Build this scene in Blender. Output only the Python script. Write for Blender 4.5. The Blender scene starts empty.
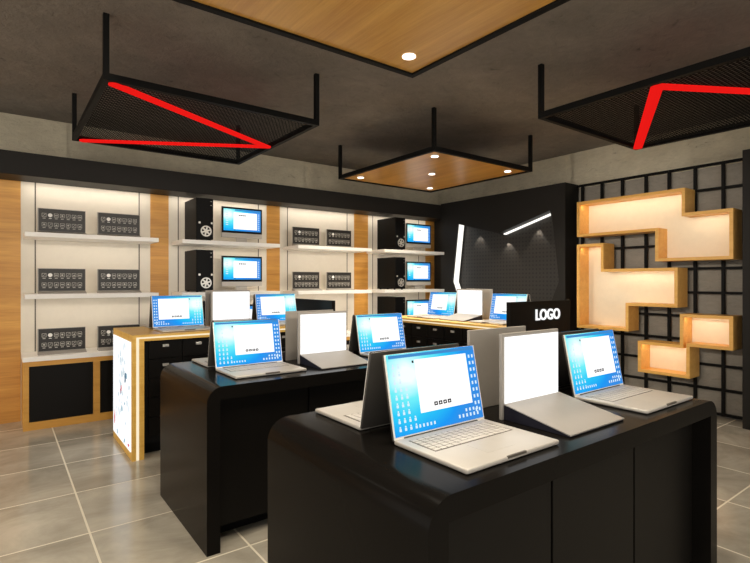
import bpy, bmesh, math, random
from mathutils import Vector, Matrix

random.seed(7)
scene = bpy.context.scene
COL = scene.collection
PI = math.pi

# ------------------------------------------------------------------ materials
def s2l(c):
    return tuple((v / 255 / 12.92) if v / 255 <= .04045 else (((v / 255) + .055) / 1.055) ** 2.4 for v in c)

class NT:
    def __init__(s, name):
        s.m = bpy.data.materials.new(name); s.m.use_nodes = True
        s.t = s.m.node_tree; s.n = s.t.nodes; s.b = s.n['Principled BSDF']; s.out = s.n['Material Output']
    def add(s, typ, **k):
        x = s.n.new(typ)
        for a, v in k.items(): setattr(x, a, v)
        return x
    def link(s, a, b): s.t.links.new(a, b)
    def coords(s, scale, kind='Object', rot=(0, 0, 0)):
        tc = s.add('ShaderNodeTexCoord'); mp = s.add('ShaderNodeMapping')
        mp.inputs['Scale'].default_value = scale; mp.inputs['Rotation'].default_value = rot
        s.link(tc.outputs[kind], mp.inputs['Vector']); return mp.outputs['Vector']
    def noise(s, vec, scale, detail=4, rough=.55, dist=0):
        x = s.add('ShaderNodeTexNoise'); x.inputs['Scale'].default_value = scale
        x.inputs['Detail'].default_value = detail; x.inputs['Roughness'].default_value = rough
        x.inputs['Distortion'].default_value = dist
        s.link(vec, x.inputs['Vector']); return x.outputs['Fac']
    def ramp(s, fac, stops):
        x = s.add('ShaderNodeValToRGB'); e = x.color_ramp.elements
        while len(e) < len(stops): e.new(.5)
        for q, (p, c) in zip(e, stops): q.position = p; q.color = (*c, 1)
        s.link(fac, x.inputs['Fac']); return x.outputs['Color']
    def bump(s, h, strength, dist=.01):
        x = s.add('ShaderNodeBump'); x.inputs['Strength'].default_value = strength; x.inputs['Distance'].default_value = dist
        s.link(h, x.inputs['Height']); s.link(x.outputs['Normal'], s.b.inputs['Normal'])

def plain(name, rgb, rough=.5, metal=0, spec=.5, coat=0):
    t = NT(name); t.b.inputs['Roughness'].default_value = rough; t.b.inputs['Metallic'].default_value = metal
    t.b.inputs['Specular IOR Level'].default_value = spec; t.b.inputs['Coat Weight'].default_value = coat
    v = t.coords((1, 1, 1)); f = t.noise(v, 18, 3)
    c = s2l(rgb); col = t.ramp(f, [(.3, tuple(x * .98 for x in c)), (.7, tuple(min(1, x * 1.02) for x in c))])
    t.link(col, t.b.inputs['Base Color']); return t.m

def glow(name, rgb, strength=1.0):
    t = NT(name); t.n.remove(t.b); e = t.add('ShaderNodeEmission')
    e.inputs['Color'].default_value = (*s2l(rgb), 1); e.inputs['Strength'].default_value = strength
    t.link(e.outputs['Emission'], t.out.inputs['Surface']); return t.m

def concrete(name, a, b, bump=.25):
    t = NT(name); t.b.inputs['Roughness'].default_value = .85
    v = t.coords((1, 1, 1)); f1 = t.noise(v, 1.6, 8, .6, .4); f2 = t.noise(v, 22, 6, .65)
    v2 = t.coords((1, 1, 3)); f3 = t.noise(v2, 9, 8, .7, 1.2)
    mx = t.add('ShaderNodeMix'); mx.data_type = 'FLOAT'; mx.inputs['Factor'].default_value = .4
    t.link(f1, mx.inputs['A']); t.link(f3, mx.inputs['B'])
    col = t.ramp(mx.outputs['Result'], [(.33, s2l(a)), (.5, s2l(tuple((x + y) / 2 for x, y in zip(a, b)))), (.66, s2l(b))])
    pits = t.ramp(f3, [(.30, (.45, .45, .45)), (.38, (1, 1, 1))])
    mm = t.add('ShaderNodeMix'); mm.data_type = 'RGBA'; mm.blend_type = 'MULTIPLY'; mm.inputs['Factor'].default_value = .8
    t.link(col, mm.inputs['A']); t.link(pits, mm.inputs['B']); t.link(mm.outputs['Result'], t.b.inputs['Base Color'])
    ad = t.add('ShaderNodeMath', operation='ADD'); t.link(f3, ad.inputs[0]); t.link(f2, ad.inputs[1])
    t.bump(ad.outputs[0], bump, .02); return t.m

def wood(name, a, b, axis='x', rough=.4, k=1.0):
    t = NT(name); t.b.inputs['Roughness'].default_value = rough
    sc = {'x': (.7, 14, 14), 'y': (14, .7, 14), 'z': (14, 14, .7)}[axis]
    v = t.coords(tuple(q * k for q in sc)); f = t.noise(v, 1.0, 6, .6, .6)
    sc2 = tuple(q * 3 for q in sc); v2 = t.coords(sc2); g = t.noise(v2, 2.2, 4, .6)
    mx = t.add('ShaderNodeMix'); mx.data_type = 'FLOAT'; mx.inputs['Factor'].default_value = .3
    t.link(f, mx.inputs['A']); t.link(g, mx.inputs['B'])
    col = t.ramp(mx.outputs['Result'], [(.3, s2l(a)), (.72, s2l(b))])
    t.link(col, t.b.inputs['Base Color']); t.bump(mx.outputs['Result'], .06, .005); return t.m

M = {}
M['ceiling'] = concrete('ceiling_concrete', (110, 102, 94), (140, 131, 121), .6)  # same concrete as the walls; the ceiling's dimmer light is in this darker colour
M['concrete'] = concrete('wall_concrete', (186, 176, 154), (222, 212, 188), .6)
M['concrete_dark'] = concrete('grid_wall_concrete', (136, 130, 120), (164, 157, 146), .4)
M['wood_wall'] = wood('wood_wall_cladding', (172, 112, 42), (224, 168, 80), 'x', .45)
M['wood_desk'] = wood('wood_counter', (228, 172, 70), (250, 206, 110), 'x', .4)
M['wood_cab'] = wood('wood_cabinet', (190, 132, 50), (222, 168, 78), 'x', .4)
M['wood_ceiling'] = wood('wood_ceiling_board', (188, 128, 48), (230, 178, 92), 'y', .3, .7)
M['wood_box'] = wood('wood_box_shelf', (222, 164, 78), (246, 196, 110), 'y', .45)
M['cream'] = plain('cream_laminate', (240, 228, 204), .5)
M['panel'] = plain('pale_wall_panel', (222, 214, 200), .55)
M['groove'] = plain('panel_groove', (96, 90, 80), .7)
M['white'] = plain('white_laminate', (250, 247, 241), .35)
M['black'] = plain('black_gloss', (21, 19, 17), .2, 0, .05)
M['black_panel'] = plain('black_satin_panel', (21, 19, 17), .4, 0, .1)
M['fascia'] = plain('black_fascia', (40, 38, 36), .5, 0, .12)
M['iron'] = plain('black_iron', (12, 11, 10), .6, 0, .15)
M['matte'] = plain('black_plastic', (8, 8, 8), .5, 0, .15)
M['kick'] = plain('dark_recess', (12, 11, 11), .7, 0, .2)
M['silver'] = plain('silver_aluminium', (196, 190, 181), .38, .15)
M['lidback'] = plain('shaded_aluminium', (78, 75, 71), .4, .2)  # laptop aluminium with the shade on the lid backs put into its colour
M['key'] = plain('pale_keys', (204, 197, 187), .5)
M['keygap'] = plain('key_gaps', (92, 84, 74), .6)
M['holder'] = plain('grey_metal_plate', (168, 162, 154), .45, .1)
M['violet'] = plain('deep_violet_side', (10, 5, 24), .7)
M['handle'] = plain('bright_handle', (226, 222, 214), .25, .6)
M['lens'] = glow('downlight_lens', (255, 250, 240), 3.0)
M['led'] = glow('white_led_strip', (255, 252, 244), 1.3)
M['led_warm'] = glow('warm_led_strip', (255, 240, 205), 1.0)
M['red'] = glow('red_light_strip', (232, 26, 22), 1.0)
M['poster'] = glow('lightbox_face', (250, 251, 252), 1.15)
M['ink_teal'] = glow('lightbox_teal_ink', (150, 186, 200), 1.0)
M['ink_pale'] = glow('lightbox_pale_ink', (212, 226, 232), 1.0)
M['ink_dark'] = glow('lightbox_dark_ink', (92, 116, 138), 1.0)
M['ink_red'] = glow('lightbox_red_ink', (214, 48, 70), 1.0)
M['paper'] = glow('lit_display_sheet', (255, 255, 255), 1.25)
M['win'] = glow('screen_window', (255, 255, 255), 1.15)
M['ico_w'] = glow('screen_icon_pale', (222, 244, 255), 1.0)
M['ico_b'] = glow('screen_icon_dark', (40, 34, 32), 1.0)
M['bar_b'] = glow('screen_bar', (70, 140, 205), 1.0)
M['boardface'] = plain('charcoal_board', (32, 30, 28), .45)
M['boardicon'] = plain('board_icon_print', (200, 196, 188), .5)
M['boardicon2'] = plain('board_icon_print_bright', (250, 248, 244), .5)
M['text'] = glow('sign_letters', (255, 255, 255), 1.1)

def tiles():
    t = NT('floor_tiles'); b = t.b
    tc = t.add('ShaderNodeTexCoord'); sp = t.add('ShaderNodeSeparateXYZ'); t.link(tc.outputs['Object'], sp.inputs[0])
    masks = []; ids = []
    for i, off in ((0, .40), (1, .54)):
        a = t.add('ShaderNodeMath', operation='SUBTRACT'); t.link(sp.outputs[i], a.inputs[0]); a.inputs[1].default_value = off
        d = t.add('ShaderNodeMath', operation='DIVIDE'); t.link(a.outputs[0], d.inputs[0]); d.inputs[1].default_value = .66
        fl = t.add('ShaderNodeMath', operation='FLOOR'); t.link(d.outputs[0], fl.inputs[0]); ids.append(fl)
        f = t.add('ShaderNodeMath', operation='FRACT'); t.link(d.outputs[0], f.inputs[0])
        p = t.add('ShaderNodeMath', operation='PINGPONG'); t.link(f.outputs[0], p.inputs[0]); p.inputs[1].default_value = .5
        l = t.add('ShaderNodeMath', operation='LESS_THAN'); t.link(p.outputs[0], l.inputs[0]); l.inputs[1].default_value = .0085
        masks.append(l)
    mx = t.add('ShaderNodeMath', operation='MAXIMUM'); t.link(masks[0].outputs[0], mx.inputs[0]); t.link(masks[1].outputs[0], mx.inputs[1])
    cb = t.add('ShaderNodeCombineXYZ'); t.link(ids[0].outputs[0], cb.inputs[0]); t.link(ids[1].outputs[0], cb.inputs[1])
    wn = t.add('ShaderNodeTexWhiteNoise'); wn.noise_dimensions = '3D'; t.link(cb.outputs[0], wn.inputs['Vector'])
    va = t.add('ShaderNodeVectorMath', operation='MULTIPLY_ADD'); t.link(wn.outputs['Color'], va.inputs[0]); va.inputs[1].default_value = (9, 9, 9)
    mp = t.add('ShaderNodeMapping'); mp.inputs['Rotation'].default_value = (0, 0, .6); mp.inputs['Scale'].default_value = (1.2, 1.9, 1)
    t.link(tc.outputs['Object'], mp.inputs['Vector']); t.link(mp.outputs['Vector'], va.inputs[2])
    f1 = t.noise(va.outputs[0], 1.3, 8, .66, .6)
    col = t.ramp(f1, [(.30, s2l((148, 141, 127))), (.5, s2l((174, 167, 152))), (.70, s2l((200, 192, 176)))])
    m2 = t.add('ShaderNodeMix'); m2.data_type = 'RGBA'; t.link(mx.outputs[0], m2.inputs['Factor']); t.link(col, m2.inputs['A'])
    m2.inputs['B'].default_value = (*s2l((226, 218, 198)), 1)
    t.link(m2.outputs['Result'], b.inputs['Base Color'])
    r = t.add('ShaderNodeMapRange'); t.link(f1, r.inputs['Value']); r.inputs['To Min'].default_value = .10; r.inputs['To Max'].default_value = .22
    r2 = t.add('ShaderNodeMath', operation='MAXIMUM'); t.link(r.outputs[0], r2.inputs[0])
    ml = t.add('ShaderNodeMath', operation='MULTIPLY'); t.link(mx.outputs[0], ml.inputs[0]); ml.inputs[1].default_value = .6
    t.link(ml.outputs[0], r2.inputs[1]); t.link(r2.outputs[0], b.inputs['Roughness'])
    b.inputs['Specular IOR Level'].default_value = .45
    iv = t.add('ShaderNodeMath', operation='SUBTRACT'); iv.inputs[0].default_value = 1; t.link(mx.outputs[0], iv.inputs[1])
    t.bump(iv.outputs[0], .15, .003); return t.m
M['tiles'] = tiles()

def pegboard():
    t = NT('pegboard'); b = t.b; b.inputs['Roughness'].default_value = .5
    tc = t.add('ShaderNodeTexCoord'); sp = t.add('ShaderNodeSeparateXYZ'); t.link(tc.outputs['Object'], sp.inputs[0])
    sq = []
    for i in (1, 2):
        d = t.add('ShaderNodeMath', operation='DIVIDE'); t.link(sp.outputs[i], d.inputs[0]); d.inputs[1].default_value = .055
        f = t.add('ShaderNodeMath', operation='FRACT'); t.link(d.outputs[0], f.inputs[0])
        a = t.add('ShaderNodeMath', operation='SUBTRACT'); t.link(f.outputs[0], a.inputs[0]); a.inputs[1].default_value = .5
        p = t.add('ShaderNodeMath', operation='POWER'); t.link(a.outputs[0], p.inputs[0]); p.inputs[1].default_value = 2; sq.append(p)
    ad = t.add('ShaderNodeMath', operation='ADD'); t.link(sq[0].outputs[0], ad.inputs[0]); t.link(sq[1].outputs[0], ad.inputs[1])
    ls = t.add('ShaderNodeMath', operation='LESS_THAN'); t.link(ad.outputs[0], ls.inputs[0]); ls.inputs[1].default_value = .055
    m2 = t.add('ShaderNodeMix'); m2.data_type = 'RGBA'; t.link(ls.outputs[0], m2.inputs['Factor'])
    m2.inputs['A'].default_value = (*s2l((42, 39, 36)), 1); m2.inputs['B'].default_value = (*s2l((10, 10, 9)), 1)
    t.link(m2.outputs['Result'], b.inputs['Base Color']); return t.m
M['peg'] = pegboard()

def wallpaper(name, glow_x):
    """desktop picture of a screen: blue with a cyan white glow on one side"""
    t = NT(name); t.n.remove(t.b); e = t.add('ShaderNodeEmission'); e.inputs['Strength'].default_value = 1.1
    tc = t.add('ShaderNodeTexCoord'); sp = t.add('ShaderNodeSeparateXYZ'); t.link(tc.outputs['Generated'], sp.inputs[0])
    def dist(cx, cz, kx, kz):
        r = []
        for o, c, k in ((0, cx, kx), (2, cz, kz)):
            a = t.add('ShaderNodeMath', operation='SUBTRACT'); t.link(sp.outputs[o], a.inputs[0]); a.inputs[1].default_value = c
            m = t.add('ShaderNodeMath', operation='MULTIPLY'); t.link(a.outputs[0], m.inputs[0]); m.inputs[1].default_value = k
            p = t.add('ShaderNodeMath', operation='POWER'); t.link(m.outputs[0], p.inputs[0]); p.inputs[1].default_value = 2; r.append(p)
        ad = t.add('ShaderNodeMath', operation='ADD'); t.link(r[0].outputs[0], ad.inputs[0]); t.link(r[1].outputs[0], ad.inputs[1])
        q = t.add('ShaderNodeMath', operation='SQRT'); t.link(ad.outputs[0], q.inputs[0]); return q.outputs[0]
    d = dist(glow_x, .72, 1.15, 1.0)
    n = t.noise(tc.outputs['Generated'], 4, 3, .5, .8)
    nm = t.add('ShaderNodeMath', operation='MULTIPLY_ADD'); t.link(n, nm.inputs[0]); nm.inputs[1].default_value = .16; t.link(d, nm.inputs[2])
    col = t.ramp(nm.outputs[0], [(.18, s2l((240, 254, 255))), (.38, s2l((110, 232, 240))), (.60, s2l((44, 196, 240))),
                                 (.84, s2l((30, 146, 236))), (1.0, s2l((52, 136, 220)))])
    t.link(col, e.inputs['Color']); t.link(e.outputs[0], t.out.inputs['Surface']); return t.m
M['scr_l'] = wallpaper('desktop_glow_left', .2)
M['scr_r'] = wallpaper('desktop_glow_right', .86)
M['scr_m'] = wallpaper('desktop_glow_monitor', .12)

# ------------------------------------------------------------------ geometry helpers
class MB:
    def __init__(s): s.bm = bmesh.new(); s.slots = []
    def mi(s, m):
        if m not in s.slots: s.slots.append(m)
        return s.slots.index(m)
    def box(s, x0, x1, y0, y1, z0, z1, m=None, bev=0, seg=2):
        i = s.mi(m) if m else 0
        r = bmesh.ops.create_cube(s.bm, size=1.0)['verts']
        for v in r:
            v.co = Vector((x0 + (v.co.x + .5) * (x1 - x0), y0 + (v.co.y + .5) * (y1 - y0), z0 + (v.co.z + .5) * (z1 - z0)))
        fs = {f for v in r for f in v.link_faces}
        for f in fs: f.material_index = i
        if bev:
            es = list({e for v in r for e in v.link_edges})
            o = bmesh.ops.bevel(s.bm, geom=es, offset=bev, segments=seg, affect='EDGES', profile=.5)
            for f in o['faces']: f.material_index = i
        return s
    def prism(s, pts, axis, a0, a1, m=None):
        """outline pts (2d) extruded along an axis; 'y': (x,z)  'x': (y,z)  'z': (x,y)"""
        i = s.mi(m) if m else 0
        mk = {'y': lambda p, a: (p[0], a, p[1]), 'x': lambda p, a: (a, p[0], p[1]), 'z': lambda p, a: (p[0], p[1], a)}[axis]
        A = [s.bm.verts.new(mk(p, a0)) for p in pts]; B = [s.bm.verts.new(mk(p, a1)) for p in pts]
        fs = [s.bm.faces.new(A), s.bm.faces.new(list(reversed(B)))]
        for k in range(len(pts)):
            q = (k + 1) % len(pts); fs.append(s.bm.faces.new((A[q], A[k], B[k], B[q])))
        for f in fs: f.material_index = i
        return s
    def quad(s, pts, m=None):
        i = s.mi(m) if m else 0
        f = s.bm.faces.new([s.bm.verts.new(p) for p in pts]); f.material_index = i; return s
    def cyl(s, c, r, h, axis='z', n=24, m=None, r2=None):
        i = s.mi(m) if m else 0
        rot = {'z': Matrix(), 'x': Matrix.Rotation(PI / 2, 4, 'Y'), 'y': Matrix.Rotation(PI / 2, 4, 'X')}[axis]
        v = bmesh.ops.create_cone(s.bm, cap_ends=True, segments=n, radius1=r, radius2=r if r2 is None else r2, depth=h,
                                  matrix=Matrix.Translation(c) @ rot)['verts']
        for f in {f for q in v for f in q.link_faces}: f.material_index = i
        return s
    def bar(s, a, b, w, h, m=None, up=(0, 0, 1)):
        i = s.mi(m) if m else 0
        a, b, up = Vector(a), Vector(b), Vector(up); d = (b - a).normalized(); sd = d.cross(up).normalized(); u = sd.cross(d)
        P = [[p + sd * (w / 2 * x) + u * (h / 2 * y) for x, y in ((-1, -1), (1, -1), (1, 1), (-1, 1))] for p in (a, b)]
        A = [s.bm.verts.new(p) for p in P[0]]; B = [s.bm.verts.new(p) for p in P[1]]
        fs = [s.bm.faces.new(A), s.bm.faces.new(list(reversed(B)))]
        for k in range(4):
            q = (k + 1) % 4; fs.append(s.bm.faces.new((A[q], A[k], B[k], B[q])))
        for f in fs: f.material_index = i
        return s
    def build(s, name, mat=None, parent=None, loc=(0, 0, 0), rot=(0, 0, 0), smooth=False):
        bmesh.ops.recalc_face_normals(s.bm, faces=s.bm.faces[:])
        me = bpy.data.meshes.new(name); s.bm.to_mesh(me); s.bm.free()
        for m in (s.slots or [mat]): me.materials.append(M[m])
        if smooth:
            for p in me.polygons: p.use_smooth = True
            me.set_sharp_from_angle(angle=math.radians(32))
        o = bpy.data.objects.new(name, me); COL.objects.link(o)
        o.location = loc; o.rotation_euler = rot
        if parent: o.parent = parent
        return o

def thing(name, label, cat, loc=(0, 0, 0), rz=0, group=None):
    o = bpy.data.objects.new(name, None); COL.objects.link(o); o.empty_display_size = .1
    o.location = loc; o.rotation_euler = (0, 0, rz); tag(o, label, cat, group); return o
def tag(o, label, cat, group=None):
    o['label'] = label; o['category'] = cat
    if group: o['group'] = group
    return o
def struct(o): o['kind'] = 'structure'; return o
def copy_tree(o, parent=None):
    c = o.copy(); COL.objects.link(c)
    if parent: c.parent = parent
    for ch in list(o.children): copy_tree(ch, c)
    return c
class Kind:
    """one thing of a kind is built; each further one is a copy of it with copies of its parts"""
    def __init__(s, root): s.root = root; s.used = False
    def put(s, loc, rz, label, group=None):
        o = copy_tree(s.root) if s.used else s.root
        s.used = True; o.location = loc; o.rotation_euler = (0, 0, rz); o['label'] = label
        if group: o['group'] = group
        return o

# ------------------------------------------------------------------ the room
CEIL = 3.07; YW = 6.16; YF = 5.69; FT = 2.405; FTOP = 2.625; XP = 5.65; XB = 5.97
struct(MB().box(-4, 6.2, -4, 6.4, -.1, 0).build('floor', 'tiles'))
struct(MB().box(-4, 6.2, -4, 6.4, CEIL, CEIL + .1).build('ceiling', 'ceiling'))
struct(MB().box(-4, 6.2, YW, YW + .15, 0, CEIL).build('wall_back', 'concrete'))
w = MB().box(XB, XB + .15, -4, YW, 2.60, CEIL, 'concrete'); w.box(XB, XB + .15, -4, YW, 0, 2.60, 'concrete_dark')
struct(w.build('wall_right'))
# black fascia over the display bays, with a thin warm strip lamp under it
struct(MB().box(-4, XP + .2, 5.78, YW, FT, FTOP, bev=.004).build('trim_1', 'fascia'))
# pale wall panels with shadow grooves and wood strips between them
PX = [(.166, 1.38), (1.58, 2.815), (3.005, 4.215), (4.47, 5.65)]
GR = [(.287, 1.262), (1.69, 2.70), (3.12, 4.09), (4.56, 5.50)]
for k, ((a, b), g) in enumerate(zip(PX, GR)):
    p = MB().box(a, b, YW - .02, YW, 0, FT, 'panel')
    for x in g: p.box(x - .006, x + .006, YW - .0215, YW, 0, FT, 'groove')
    o = struct(p.build('trim_%d' % (k + 2)))
for k, (a, b) in enumerate([(-4, .166), (1.38, 1.58), (2.815, 3.005), (4.215, 4.47), (5.65, 5.85)]):
    struct(MB().box(a, b, YW - .024, YW, 0, FT).build('trim_%d' % (k + 6), 'wood_wall'))
struct(MB().box(5.85, 5.97, 5.5, YW, 0, FT).build('trim_11', 'fascia'))

# black portal wall with a recessed pegboard field
def curve_prism(name, loops, depth, mat):
    cu = bpy.data.curves.new(name, 'CURVE'); cu.dimensions = '2D'; cu.fill_mode = 'BOTH'; cu.extrude = depth / 2
    for lp in loops:
        sp = cu.splines.new('POLY'); sp.points.add(len(lp) - 1); sp.use_cyclic_u = True
        for p, q in zip(sp.points, lp): p.co = (q[0], q[1], 0, 1)
    o = bpy.data.objects.new(name, cu); COL.objects.link(o)
    bpy.context.view_layer.update()
    me = bpy.data.meshes.new_from_object(o.evaluated_get(bpy.context.evaluated_depsgraph_get()))
    bpy.data.objects.remove(o); me.name = name; me.materials.clear(); me.materials.append(M[mat]); return me
REC = [(5.40, 2.285), (5.52, 1.40), (5.43, 1.20), (5.25, .72), (3.95, .72), (3.66, 1.40), (3.745, 2.13), (3.79, 2.315), (4.62, 2.085)]
me = curve_prism('wall_portal', [[(3.573, 0), (5.775, 0), (5.775, 2.64), (3.573, 2.64)], REC], .30, 'fascia')
# curve plane (y, z) -> stand it up on the x plane
me.transform(Matrix(((0, 0, 1, XP + .15), (1, 0, 0, 0), (0, 1, 0, 0), (0, 0, 0, 1))))
portal = struct(bpy.data.objects.new('wall_portal', me)); COL.objects.link(portal)
struct(MB().box(XP + .15, XP + .17, 3.6, 5.6, .6, 2.45).build('wall_pegboard', 'peg'))
def strip(name, pts, x0, x1, t):
    b = MB()
    for (p, q) in zip(pts, pts[1:]):
        b.bar((((x0 + x1) / 2), p[0], p[1]), (((x0 + x1) / 2), q[0], q[1]), t, x1 - x0, up=(1, 0, 0))
    return b.build(name, 'led', portal)
strip('light_strip', [(5.385, 2.283), (5.502, 1.40), (5.415, 1.20), (5.28, .86)], XP + .02, XP + .11, .022)
strip('light_strip', [(4.60, 2.075), (3.80, 2.295)], XP + .09, XP + .149, .014)
# black pier at the right
struct(MB().box(XP, XB, .2, 1.709, 0, 2.65, bev=.004).build('wall_pier', 'fascia'))

# iron grid in front of the concrete
gb = MB()
for y in (3.50, 3.243, 2.99, 2.719, 2.471, 2.212, 1.954, 1.72): gb.box(5.905, 5.935, y - .014, y + .014, .02, 2.63)
for z in (.037, .288, .534, .78, 1.03, 1.283, 1.538, 1.799, 2.08, 2.36, 2.617): gb.box(5.903, 5.933, 1.712, 3.57, z - .013, z + .013)
tag(gb.build('wall_grid', 'iron'), 'black iron grid fixed before the concrete wall behind the wood boxes', 'grid')

# ------------------------------------------------------------------ stepped wood boxes on the grid
def inset(poly, t):
    n = len(poly); out = []
    for k in range(n):
        p0, p1, p2 = Vector(poly[k - 1]), Vector(poly[k]), Vector(poly[(k + 1) % n])
        d1 = (p1 - p0).normalized(); d2 = (p2 - p1).normalized()
        n1 = Vector((-d1.y, d1.x)); n2 = Vector((-d2.y, d2.x))
        out.append(tuple(p1 + (n1 + n2) * t))
    return out
def box_shelf(label, poly):
    # poly runs anticlockwise in (y, z) so that its left side is inside
    ar = sum(a[0] * b[1] - b[0] * a[1] for a, b in zip(poly, poly[1:] + poly[:1]))
    if ar < 0: poly = poly[::-1]
    X0, X1 = 5.655, 5.90
    r = thing('wall_box_shelf', label, 'shelf', (0, 0, 0), 0, 'stepped wood box shelves')
    inn = inset(poly, .032); n = len(poly); b = bmesh.new()
    vo0 = [b.verts.new((X0, *p)) for p in poly]; vi0 = [b.verts.new((X0, *p)) for p in inn]
    vo1 = [b.verts.new((X1, *p)) for p in poly]; vi1 = [b.verts.new((X1, *p)) for p in inn]
    for k in range(n):
        q = (k + 1) % n
        b.faces.new((vo0[k], vo0[q], vi0[q], vi0[k])); b.faces.new((vo0[k], vo1[k], vo1[q], vo0[q]))
        b.faces.new((vi0[q], vi1[q], vi1[k], vi0[k])); b.faces.new((vo1[q], vo1[k], vi1[k], vi1[q]))
    m = MB(); m.bm.free(); m.bm = b; m.build('frame', 'wood_box', r)
    MB().prism(inset(poly, .016), 'x', X1 - .03, X1 - .012).build('back_panel', 'cream', r)
    return r
box_shelf('topmost stepped wood box shelf, widest of the three on the grid',
    [(3.417, 2.37), (2.209, 2.37), (2.209, 2.11), (1.785, 2.11), (1.785, 1.617), (2.503, 1.617), (2.503, 1.945), (3.417, 1.945)])
box_shelf('middle stepped wood box shelf with tall left end on the grid',
    [(3.417, 1.852), (3.08, 1.852), (3.08, 1.546), (2.279, 1.546), (2.279, 1.127), (2.79, 1.127), (2.79, .838), (3.417, .838)])
box_shelf('smallest and lowest stepped wood box shelf, low on the right of the grid',
    [(2.257, 1.064), (1.786, 1.064), (1.786, .732), (2.165, .732), (2.165, .402), (2.685, .402), (2.685, .742), (2.257, .742)])

# ------------------------------------------------------------------ hung ceiling panels
def hung_frame(r, w, d, h):
    b = MB(); t = .035
    b.box(-w / 2, w / 2, -d / 2, -d / 2 + t, 0, .045).box(-w / 2, w / 2, d / 2 - t, d / 2, 0, .045)
    b.box(-w / 2, -w / 2 + t, -d / 2 + t, d / 2 - t, 0, .045).box(w / 2 - t, w / 2, -d / 2 + t, d / 2 - t, 0, .045)
    b.build('frame', 'iron', r)
    for x, y in ((-1, -1), (1, -1), (1, 1), (-1, 1)):
        MB().box(-.017, .017, -.017, .017, 0, h).build('hanging_rod', 'iron', r, (x * (w / 2 - .017), y * (d / 2 - .017), .045))
PW, PD, PZ = 1.545, 1.69, 2.655
def wood_panel(loc, label, watts):
    r = thing('ceiling_panel', label, 'ceiling panel', loc, 0, 'hung wood ceiling panels')
    hung_frame(r, PW, PD, CEIL - PZ - .045)
    MB().box(-PW / 2 + .03, PW / 2 - .03, -PD / 2 + .03, PD / 2 - .03, .012, .036).build('board', 'wood_ceiling', r)
    for x, y in ((-.575, -.65), (.575, -.65), (.575, .65), (-.575, .65), (-.02, -.02)):
        d = MB().cyl((0, 0, 0), .038, .006, n=28).build('downlight', 'lens', r, (x, y, .010))
        L = bpy.data.lights.new('downlight_lamp', 'SPOT'); L.energy = watts; L.color = (1, .9, .74); L.spot_size = math.radians(130)
        L.spot_blend = .8; L.shadow_soft_size = .05
        lo = bpy.data.objects.new('downlight_lamp', L); COL.objects.link(lo); lo.location = (loc[0] + x, loc[1] + y, loc[2] - .02)
    return r
wood_panel((4.095, 4.335, PZ), 'small looking square wood ceiling panel hung over the corner counters', 62)
wood_panel((1.265, 1.485, PZ), 'wood ceiling panel hung at the top edge above the nearest black table', 42)
def mesh_panel(loc, rz, label):
    r = thing('mesh_panel', label, 'ceiling panel', loc, rz, 'hung black mesh panels')
    hung_frame(r, PW, PD, CEIL - PZ - .045)
    b = MB(); hw, hd = PW / 2 - .03, PD / 2 - .03; st = .03
    # diamond wire mesh, each wire clipped to the frame
    for sgn in (1, -1):
        c = -hw - hd * 1.0
        k = -(hw + hd)
        while k < hw + hd:
            # line x = k + sgn*y*0.6
            ys = [-hd, hd]; P = []
            for y in ys: P.append((k + sgn * .6 * y, y))
            (xa, ya), (xb, yb) = P
            def clip(x0, y0, x1, y1):
                t0, t1 = 0, 1; dx = x1 - x0
                for lim, s in ((-hw, 1), (hw, -1)):
                    # s*(x0+t*dx - lim) >= 0
                    A = s * dx; B = s * (x0 - lim)
                    if abs(A) < 1e-9:
                        if B < 0: return None
                    elif A > 0: t0 = max(t0, -B / A)
                    else: t1 = min(t1, -B / A)
                if t0 >= t1: return None
                return (x0 + t0 * dx, y0 + t0 * (y1 - y0)), (x0 + t1 * dx, y0 + t1 * (y1 - y0))
            q = clip(xa, ya, xb, yb)
            if q: b.bar((*q[0], .024 + .003 * sgn), (*q[1], .024 + .003 * sgn), .0055, .004)
            k += st
    b.build('mesh', 'iron', r)
    s = MB(); A, B, C = (-.70, -.79), (.705, .0), (-.685, .79)
    s.bar((*A, .0), (*B, .0), .075, .012).bar((*C, .001), (*B, .001), .075, .012)
    s.cyl((*B, .0005), .0375, .0125); s.cyl((*A, 0), .0375, .012); s.cyl((*C, 0), .0375, .012)
    s.build('light_strip', 'red', r); return r
mesh_panel((1.285, 4.335, PZ), 0, 'black mesh ceiling panel with red angle strip on the left')
mesh_panel((4.09, 1.485, PZ), PI, 'black mesh ceiling panel with red angle strip at the right edge')

# ------------------------------------------------------------------ wall bays: cabinets and shelves
def cabinet(x0, x1, label):
    r = thing('base_cabinet', label, 'cabinet', ((x0 + x1) / 2, YF, 0), 0, 'base cabinets along the back wall')
    w = x1 - x0; d = YW - .026 - YF; b = MB(); H = .645
    b.box(-w / 2, -w / 2 + .045, 0, d, 0, H).box(w / 2 - .045, w / 2, 0, d, 0, H).box(-.03, .03, 0, d, 0, H)
    for a, c in ((-w / 2 + .045, -.03), (.03, w / 2 - .045)): b.box(a, c, 0, d, 0, .075).box(a, c, 0, d, H - .045, H)
    b.build('body', 'wood_cab', r)
    for a, c in ((-w / 2 + .047, -.032), (.032, w / 2 - .047)): MB().box(a, c, .006, .026, .077, H - .047).build('door', 'black_panel', r)
    MB().box(-w / 2 - .005, w / 2 + .005, -.004, d, H, .69, bev=.003).build('top_slab', 'white', r)
BAY = [(.172, 1.38), (1.59, 2.80), (3.02, 4.22), (4.45, 5.645)]
for (a, b), l in zip(BAY, ['wood framed black door cabinet at the far left under the icon boards',
        'wood framed black door cabinet behind the counter with the glowing poster end',
        'wood framed black door cabinet under the second pair of icon board shelves',
        'wood framed black door cabinet in the corner beside the pegboard wall']): cabinet(a, b, l)
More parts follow.
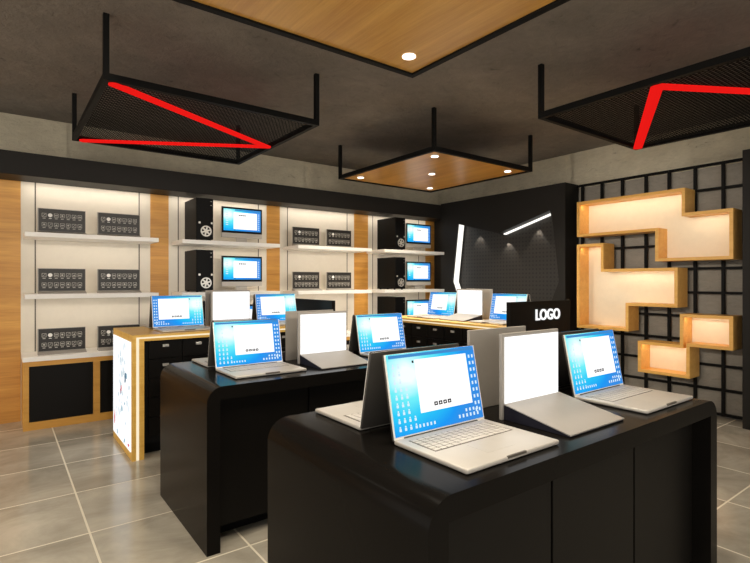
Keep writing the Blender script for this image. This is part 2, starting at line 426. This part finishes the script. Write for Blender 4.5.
SH = [(.185, 1.365), (1.61, 2.79), (3.045, 4.215), (4.44, 5.645)]
S1, S2, S3 = 1.868, 1.28, .69
bayname = ['over the far left cabinet holding icon boards', 'in the left bay of black towers and monitors', 'in the middle bay of icon boards', 'in the corner bay of towers and monitors']
for (a, b), l in zip(SH, bayname):
    for z, n in ((S1, 'upper'), (S2, 'lower')):
        o = MB().box(-(b - a) / 2, (b - a) / 2, 0, YW - .026 - YF, -.045, 0, bev=.003).build('wall_shelf', 'white', None, ((a + b) / 2, YF, z))
        tag(o, '%s white wall shelf %s' % (n, l), 'shelf', 'white wall shelves')

# icon boards -----------------------------------------------------
def icon_board():
    r = thing('icon_board', '', 'display board', group='charcoal icon boards')
    W, H = .395, .245
    b = MB().box(-W / 2 - .008, W / 2 + .004, .004, .016, 0, H + .004); b.prism([(-.085, 0), (.004, 0), (.004, .026), (-.085, .006)], 'x', -W / 2 - .008, W / 2 + .004)
    b.build('stand', 'holder', r)
    f = MB().box(-W / 2, W / 2, 0, .004, .028, H, 'boardface')
    for row in range(2):
        for c in range(7):
            x = -W / 2 + .045 + c * .0505; z = H - .062 - row * .092; s = .0185
            m = 'boardicon2' if (row, c) == (0, 1) else 'boardicon'
            y0, y1 = -.0012, .001
            if (row, c) == (0, 1): f.cyl((x, 0, z), .019, .003, 'y', 14, m)
            else:
                t = .003
                f.box(x - s, x + s, y0, y1, z + s - t, z + s, m).box(x - s, x + s, y0, y1, z - s, z - s + t, m)
                f.box(x - s, x - s + t, y0, y1, z - s, z + s, m).box(x + s - t, x + s, y0, y1, z - s, z + s, m)
                k = (c + 3 * row) % 4
                if k == 0: f.bar((x - .009, 0, z - .009), (x + .009, 0, z + .009), .003, .0035, m, (0, 1, 0))
                elif k == 1: f.prism([(x - .011, z - .009), (x + .011, z - .009), (x + .003, z + .006)], 'y', y0, y1, m)
                elif k == 2: f.box(x - .012, x + .012, y0, y1, z - .004, z + .003, m)
                else: f.cyl((x, 0, z), .008, .003, 'y', 12, m)
            f.box(x - .012, x + .012, y0, y1, z - s - .016, z - s - .010, m)
    f.build('icon_panel', None, r); return Kind(r)
IB = icon_board()
for z, rn in ((S1, 'upper shelf'), (S2, 'lower shelf'), (S3, 'cabinet top')):
    for x, sd in ((.497, 'left'), (1.01, 'right')):
        IB.put((x, 5.85, z), 0, 'charcoal icon board on the %s, %s of the pair in the far left bay' % (rn, sd))
for z, rn in ((S1, 'upper shelf'), (S2, 'lower shelf')):
    for x, sd in ((3.255, 'left'), (3.775, 'right')):
        IB.put((x, 5.86, z), 0, 'charcoal icon board on the %s, %s of the pair in the middle bay' % (rn, sd))

# desktop towers ---------------------------------------------------
def tower():
    r = thing('computer_tower', '', 'computer', group='black computer towers')
    W, D, H = .195, .44, .48
    MB().box(-W / 2, W / 2, .006, D, .012, H, bev=.004).build('case', 'matte', r)
    MB().box(-W / 2 + .003, W / 2 - .003, 0, .008, .014, H - .002, bev=.002).build('front_panel', 'matte', r)
    for x, y in ((-.07, .05), (.07, .05), (-.07, .39), (.07, .39)): MB().cyl((x, y, .006), .014, .012).build('foot', 'kick', r)
    f = MB(); cx, cz, R = .012, .105, .056
    for k in range(20):
        a, b = 2 * PI * k / 20, 2 * PI * (k + 1) / 20
        f.bar((cx + R * math.cos(a), -.003, cz + R * math.sin(a)), (cx + R * math.cos(b), -.003, cz + R * math.sin(b)), .013, .007, up=(0, 1, 0))
    for k in range(6):
        a = 2 * PI * k / 6 + .3
        f.bar((cx + .01 * math.cos(a), -.003, cz + .01 * math.sin(a)), (cx + .052 * math.cos(a), -.003, cz + .052 * math.sin(a)), .017, .006, up=(0, 1, 0))
    f.cyl((cx, -.003, cz), .022, .009, 'y'); f.build('fan_grille', 'handle', r)
    for x, z in ((-.062, .198), (.078, .198)): MB().box(x - .011, x + .011, -.005, .002, z - .011, z + .011).build('button', 'handle', r)
    for z in (.40, .445): MB().box(.062, .078, -.003, .002, z - .003, z + .003).build('indicator', 'handle', r)
    return Kind(r)
TW = tower()
def screen_mb(x0, x1, z0, z1, base, flip=False, monitor=False):
    """one screen picture in the x-z plane facing -y"""
    m = MB(); W, H = x1 - x0, z1 - z0
    X = (lambda u: x0 + (1 - u) * W) if flip else (lambda u: x0 + u * W)
    def q(u0, u1, v0, v1, y, mat):
        a, b = sorted((X(u0), X(u1))); c, d = z0 + v0 * H, z0 + v1 * H
        m.quad(((a, y, c), (b, y, c), (b, y, d), (a, y, d)), mat)
    q(0, 1, 0, 1, 0, base)
    if monitor:
        q(.26, .90, .08, .86, -.0006, 'win')
        q(.30, 1, .93, .985, -.0004, 'bar_b')
        for k in range(4): q(.40 + .05 * k, .435 + .05 * k, .70, .75, -.0012, 'ico_b')
        q(.28, .31, .03, .06, -.0012, 'ico_b')
        for r_ in range(9): q(.93, .96, .08 + r_ * .09, .12 + r_ * .09, -.0008, 'ico_w')
        for r_ in range(7): q(.06, .12, .25 + r_ * .09, .29 + r_ * .09, -.0008, 'ico_w')
        return m
    q(.285, .89, .225, .905, -.0006, 'win')
    q(.02, .98, .945, .985, -.0004, 'bar_b')
    q(.255, .275, .865, .895, -.0012, 'ico_b')
    for k in range(4):
        u = .44 + .052 * k
        q(u, u + .04, .285, .335, -.0012, 'ico_b')
        q(u + .012, u + .026, .30, .318, -.0016, 'win')
    for c in range(4):
        for r_ in range(9):
            if c == 3 and r_ > 1: continue
            u = .045 + c * .055; v = .055 + r_ * .095 - (.0 if r_ else .0)
            if r_ > 5 and c > 1: continue
            q(u, u + .022, v, v + .035, -.0008, 'ico_w'); q(u + .004, u + .018, v + .04, v + .06, -.0008, 'ico_w')
    for c in range(2):
        for r_ in range(9):
            u = .915 + c * .042; v = .10 + r_ * .092; q(u, u + .02, v, v + .045, -.0008, 'ico_w')
    for c in range(6):
        u = .70 + c * .045; q(u, u + .02, .055, .10, -.0008, 'ico_w')
        if c > 1: q(u, u + .02, .125, .165, -.0008, 'ico_w')
    for c in range(5): q(.25 + c * .04, .268 + c * .04, .055, .095, -.0008, 'ico_w')
    return m
def monitor():
    r = thing('computer_monitor', '', 'monitor', group='wide silver chinned monitors')
    W, z0, z1 = .515, .062, .430
    MB().box(-W / 2, W / 2, 0, .022, z0, z1, bev=.004).build('body', 'silver', r)
    MB().box(-W / 2 + .002, W / 2 - .002, -.003, .004, z0 + .056, z1 - .002, bev=.0015).build('bezel', 'matte', r)
    screen_mb(-W / 2 + .022, W / 2 - .022, z0 + .082, z1 - .024, 'scr_m', False, True).build('screen', None, r, (0, -.0045, 0))
    MB().box(-.07, .07, .022, .034, .004, .2, bev=.002).build('stand_neck', 'silver', r)
    MB().box(-.075, .075, -.04, .12, 0, .008, bev=.002).build('stand_base', 'silver', r)
    return Kind(r)
MN = monitor()
for z, rn in ((S1, 'upper shelf'), (S2, 'lower shelf'), (S3, 'cabinet top')):
    TW.put((1.862, 5.70, z), 0, 'black computer tower with silver fan on the %s of the left tower bay' % rn)
    MN.put((2.365, 5.85, z), 0, 'lit monitor beside a tower on the %s of the left tower bay' % rn)
    TW.put((4.745, 5.70, z), 0, 'black computer tower on the %s of the corner tower bay' % rn)
    MN.put((5.235, 5.84, z), 0, 'lit monitor beside a tower on the %s of the corner tower bay' % rn)

# ------------------------------------------------------------------ black waterfall tables
TL, TD, TH = 1.816, .92, .858
def table():
    r = thing('display_table', '', 'table', group='black waterfall display tables')
    R = .085; t = .07; P = [(0, 0)]
    for k in range(13):
        a = PI - k * PI / 24; P.append((R + R * math.cos(a), TH - R + R * math.sin(a)))
    for k in range(13):
        a = PI / 2 - k * PI / 24; P.append((TL - R + R * math.cos(a), TH - R + R * math.sin(a)))
    P += [(TL, 0), (TL - t, 0), (TL - t, TH - t), (t, TH - t), (t, 0)]
    MB().prism(P, 'y', 0, TD).build('shell', 'black', r, smooth=True)
    rc = .075; b = MB().box(t, TL - t, rc + .02, TD - rc - .02, .10, TH - t); b.box(t, TL - t, .2, TD - .2, 0, .10); b.build('carcass', 'kick', r)
    n = 3; w = (TL - 2 * t) / n
    for k in range(n):
        MB().box(t + k * w + .006, t + (k + 1) * w - .006, rc, rc + .018, .10, TH - t - .008, bev=.0015).build('front_panel', 'black_panel', r)
        MB().box(t + k * w + .006, t + (k + 1) * w - .006, TD - rc - .018, TD - rc, .10, TH - t - .008, bev=.0015).build('rear_panel', 'black_panel', r)
    return Kind(r)
TB = table()
T1 = (.84, .902); T2 = (.84, 2.543)
TB.put((*T1, 0), 0, 'black gloss waterfall display table nearest the camera')
TB.put((*T2, 0), 0, 'black gloss waterfall display table behind the nearest black table')

# ------------------------------------------------------------------ wood counters with drawers
DL, DD, DH = 1.81, .80, .98
def counter():
    r = thing('drawer_counter', '', 'counter', group='wood framed drawer counters')
    tl, tt = .088, .05
    MB().prism([(0, 0), (0, DH), (DL, DH), (DL, 0), (DL - tl, 0), (DL - tl, DH - tt), (tl, DH - tt), (tl, 0)], 'y', 0, DD).build('frame', 'wood_desk', r)
    s = MB(); a0, a1, b0 = .03, .05, .018
    s.prism([(a0, .002), (a0, DH - b0), (DL - a0, DH - b0), (DL - a0, .002), (DL - a1, .002), (DL - a1, DH - b0 - .012), (a1, DH - b0 - .012), (a1, .002)], 'y', -.003, .004)
    s.build('light_strip', 'led_warm', r)
    p = MB().box(-.006, .004, .035, DD - .03, .065, .925, 'poster')
    rnd = random.Random(3)
    def blob(y, z, sy, sz, m, tilt=0):
        pts = []
        for k in range(9):
            a = 2 * PI * k / 9; q = rnd.uniform(.6, 1.1)
            u, v = sy * q * math.cos(a), sz * q * math.sin(a)
            pts.append((y + u * math.cos(tilt) - v * math.sin(tilt), z + u * math.sin(tilt) + v * math.cos(tilt)))
        p.prism(pts, 'x', -.0075, -.005, m)
    for k in range(46):
        y, z = rnd.gauss(.34, .16), rnd.gauss(.52, .19)
        if .06 < y < DD - .06 and .1 < z < .88:
            blob(y, z, rnd.uniform(.008, .03), rnd.uniform(.01, .045), rnd.choice(['ink_pale', 'ink_pale', 'ink_pale', 'ink_teal']), rnd.uniform(-1, 1))
    blob(.23, .62, .03, .06, 'ink_dark', .3); blob(.42, .48, .03, .028, 'ink_red', .4); blob(.40, .50, .02, .035, 'ink_red')
    blob(.69, .2, .02, .09, 'ink_red', .12); blob(.10, .105, .03, .014, 'ink_red')
    p.build('lightbox_poster', None, r)
    c = MB().box(tl, DL - tl, .075, DD - .03, .10, DH - tt); c.box(tl, DL - tl, .15, DD - .1, 0, .10); c.build('carcass', 'kick', r)
    cols, rows = 6, 5; w = (DL - 2 * tl - .04) / cols; h = .155; zb = DH - tt - rows * h
    for i in range(cols):
        for j in range(rows):
            d = MB().box(-w / 2 + .004, w / 2 - .004, 0, .02, .003, h - .003, bev=.0015).build('drawer', 'black_panel', r, (tl + .04 + w * (i + .5), .055, zb + h * j))
            MB().box(-.024, .024, -.016, 0, h - .062, h - .040, bev=.003).build('handle', 'handle', d)
    return Kind(r)
CT = counter()
C1 = (.82, 4.236, 0); C2 = (3.72, 4.735, -PI / 2)
CT.put((C1[0], C1[1], 0), C1[2], 'wood framed black drawer counter with the glowing white poster end at left')
CT.put((C2[0], C2[1], 0), C2[2], 'wood framed black drawer counter standing before the black pegboard wall')

# logo boards at the ends of the counters
r = thing('sign_board', 'black board with white LOGO lettering at the near end of the pegboard wall counter', 'sign', (4.14, 2.90, 0))
MB().box(-.46, .503, -.022, .018, 0, 1.212, bev=.002).build('board', 'black_panel', r)
cu = bpy.data.curves.new('lettering', 'FONT'); cu.body = 'LOGO'; cu.size = 1; cu.extrude = .03; cu.offset = .022; cu.align_x = 'CENTER'
to = bpy.data.objects.new('tmp', cu); COL.objects.link(to); bpy.context.view_layer.update()
me = bpy.data.meshes.new_from_object(to.evaluated_get(bpy.context.evaluated_depsgraph_get())); bpy.data.objects.remove(to)
xs = [v.co.x for v in me.vertices]; ys = [v.co.y for v in me.vertices]
kx = .392 / (max(xs) - min(xs)); ky = .106 / (max(ys) - min(ys))
for v in me.vertices:
    x, y, z = v.co; v.co = ((x - (max(xs) + min(xs)) / 2) * kx, -(z) * .2, (y - min(ys)) * ky)
me.materials.clear(); me.materials.append(M['text'])
t = bpy.data.objects.new('lettering', me); COL.objects.link(t); t.parent = r; t.location = (.115, -.026, 1.03)
r = thing('sign_board', 'plain black board at the right end of the counter with the poster end', 'sign', (2.65, 4.62, 0))
MB().box(-.018, .022, -.40, .49, 0, 1.21, bev=.002).build('board', 'black_panel', r)

# ------------------------------------------------------------------ laptops and sheet holders
def laptop(flip):
    r = thing('laptop', '', 'laptop', group='open silver laptops')
    W, D = .2225, .32
    b = MB().box(-W, W, -D, .004, .002, .017, bev=.005, seg=3); b.build('base', 'silver', r, smooth=True)
    k = MB().box(-.188, .188, -.158, -.03, .0165, .0174, 'keygap')
    for row in range(6):
        n = 13
        for c in range(n):
            if row == 0 and 3 < c < 9:
                if c != 4: continue
                x0, x1 = -.183 + 4 * .0283, -.183 + 9 * .0283 - .004
            else: x0 = -.183 + c * .0283; x1 = x0 + .0243
            y0 = -.153 + row * .0205
            k.box(x0, x1, y0, y0 + .0168, .0172, .0186, 'key')
    k.build('keyboard', None, r)
    MB().box(-.065, .065, -.262, -.172, .0166, .0174).build('trackpad', 'silver', r)
    MB().box(-.045, .045, -D - .001, -D + .006, .010, .0176).build('latch', 'keygap', r)
    MB().cyl((0, .004, .014), .007, .36, 'x', 14).build('hinge', 'lidback', r, smooth=True)
    lid = MB().box(-W, W, 0, .012, 0, .287, 'lidback', .004); 
    lo = lid.build('lid', None, r, (0, .002, .012), (math.radians(-11.5), 0, 0), smooth=True)
    MB().box(-W + .001, W - .001, -.002, .003, .004, .285, bev=.001).build('bezel', 'white', lo)
    screen_mb(-W + .006, W - .006, .012, .2845, 'scr_r' if flip else 'scr_l', flip).build('screen', None, lo, (0, -.0030, 0))
    return Kind(r)
LPL = laptop(False); LPR = laptop(True)
def holder():
    r = thing('sheet_holder', '', 'display stand', group='lit sheet holders')
    W, H = .190, .337
    MB().box(-W, W, 0, .014, 0, H, bev=.002).build('back_plate', 'holder', r)
    MB().box(-W + .016, W - .006, -.003, .002, .05, H - .014).build('lit_sheet', 'paper', r)
    MB().prism([(-.285, .001), (-.001, .001), (-.001, .058), (-.285, .005)], 'x', -W + .012, W).build('wedge', 'violet', r)
    MB().prism([(-.288, .0055), (-.001, .0585), (-.001, .062), (-.288, .0095)], 'x', -W + .010, W + .001).build('sloped_top', 'holder', r)
    return Kind(r)
HD = holder()
def stations(origin, rz, top, xs, kind, lap, hold, words):
    c, s = math.cos(rz), math.sin(rz)
    def at(x, y): return (origin[0] + x * c - y * s, origin[1] + x * s + y * c, top)
    for i, x in enumerate(xs):
        K, (yf, yb) = (HD, hold) if i == 1 else (kind, lap)
        fr, bk = words[i]
        K.put(at(x, yf), rz, fr)
        K.put(at(x, yb), rz + PI, bk)
TX = (.423, .918, 1.486)
stations(T1, 0, TH, TX, LPL, (.378, .58), (.363, .545), [
    ('largest looking silver laptop at front left of the nearest black table', 'silver laptop showing its grey lid back at rear left of the nearest black table'),
    ('lit white sheet holder facing forward on the nearest black table', 'sheet holder showing its plain grey back on the nearest black table'),
    ('silver laptop at the front right end of the nearest black table', 'silver laptop turned away at the rear right of the nearest black table')])
stations(T2, 0, TH, TX, LPL, (.445, .60), (.388, .575), [
    ('silver laptop at front left of the second black table', 'silver laptop turned away at rear left of the second black table'),
    ('lit white sheet holder facing forward on the second black table', 'sheet holder with plain grey back at rear of the second black table'),
    ('silver laptop at front right of the second black table', 'silver laptop turned away at rear right of the second black table')])
DX = (.465, .938, 1.43)
stations(C1, 0, DH, DX, LPR, (.40, .55), (.39, .56), [
    ('silver laptop on the wood counter just above its glowing poster end', 'silver laptop turned to the wall at the left end of the poster counter'),
    ('lit white sheet holder facing forward on the poster end counter', 'sheet holder facing the back wall on the poster end counter'),
    ('silver laptop at the right end of the poster end counter', 'silver laptop turned to the wall at the right end of the poster counter')])
stations(C2, C2[2], DH, DX, LPR, (.44, .59), (.43, .60), [
    ('silver laptop at the far end of the counter before the pegboard wall', 'silver laptop turned away at the far end of the pegboard wall counter'),
    ('lit white sheet holder on the counter before the pegboard wall', 'sheet holder facing the pegboard on the counter before it'),
    ('silver laptop beside the black LOGO board', 'silver laptop turned away beside the black LOGO board')])

# ------------------------------------------------------------------ lights
def area(loc, sx, sy, watts, col, rot=(0, 0, 0)):
    L = bpy.data.lights.new('lamp', 'AREA'); L.shape = 'RECTANGLE'; L.size = sx; L.size_y = sy; L.energy = watts; L.color = col
    o = bpy.data.objects.new('lamp', L); COL.objects.link(o); o.location = loc; o.rotation_euler = rot; return o
WARM = (1, .90, .76)
for a, b in SH:   # strip lamps under the fascia and under each shelf
    area(((a + b) / 2, 6.02, FT - .01), b - a, .05, 1.8, WARM, (math.radians(12), 0, 0))
    for z in (S1, S2): area(((a + b) / 2, 5.80, z - .05), b - a, .04, 1.6, WARM, (math.radians(25), 0, 0))
area((-.6, 5.9, FT - .01), 1.2, .05, 1.2, WARM, (math.radians(12), 0, 0))
def spot(loc, to, watts, deg, col=WARM, blend=.6, size=.04):
    L = bpy.data.lights.new('spot', 'SPOT'); L.energy = watts; L.spot_size = math.radians(deg); L.spot_blend = blend; L.color = col; L.shadow_soft_size = size
    o = bpy.data.objects.new('spot', L); COL.objects.link(o); o.location = loc
    o.rotation_euler = (Vector(to) - Vector(loc)).to_track_quat('-Z', 'Y').to_euler(); return o
for y, z in ((5.09, 2.14), (4.55, 2.01), (4.06, 2.15)): spot((XP + .10, y, z), (XP + .145, y, z - 1), 7, 74, WARM, .3, .01)
for ya, yb, z in ((2.25, 3.38, 2.325), (1.83, 2.2, 2.065), (3.11, 3.38, 1.805), (2.31, 3.07, 1.50), (1.83, 2.22, 1.02), (2.22, 2.65, .70)):   # lamp tape behind the upper front lip of each box
    area((5.70, (ya + yb) / 2, z), .02, yb - ya, 0.95 * (yb - ya), (1, .84, .62), (0, math.radians(-35), 0))

for x, y in ((-1.5, 4.3), (-1.5, 1.5), (-1.5, -1.3), (1.27, -1.3), (4.1, -1.3)):   # unseen fill spots added behind and left of the camera
    spot((x, y, 2.64), (x, y, 0), 95, 140, (1, .92, .78), .8, .12)

for x, tx in ((.2, .6), (1.6, 2.4), (3.0, 4.2)):   # unseen spots added behind the camera to brighten the display bays
    spot((x, -1.6, 2.62), (tx, 6.0, 1.5), 340, 34, WARM, 1.0, .12)

for y, ty in ((1.2, 2.0), (2.6, 3.1)):   # more spots added out of view at left, brightening the grid wall
    spot((-1.6, y, 2.62), (5.8, ty, 1.5), 380, 30, WARM, 1.0, .12)

wd = bpy.data.worlds.new('room_fill'); scene.world = wd; wd.use_nodes = True
bg = wd.node_tree.nodes['Background']; bg.inputs['Color'].default_value = (1, .95, .87, 1); bg.inputs['Strength'].default_value = 1.5

# ------------------------------------------------------------------ camera
cam = bpy.data.cameras.new('camera'); cam.lens = 24; cam.sensor_width = 36; cam.sensor_fit = 'HORIZONTAL'; cam.clip_start = .05
co = bpy.data.objects.new('camera', cam); COL.objects.link(co); co.location = (0, 0, 1.4)
co.rotation_euler = (PI / 2, 0, -math.atan2(.6, .8)); scene.camera = co
scene.view_settings.view_transform = 'Standard'; scene.view_settings.look = 'None'
scene.view_settings.exposure = 0; scene.view_settings.gamma = 1; scene.view_settings.use_curve_mapping = False
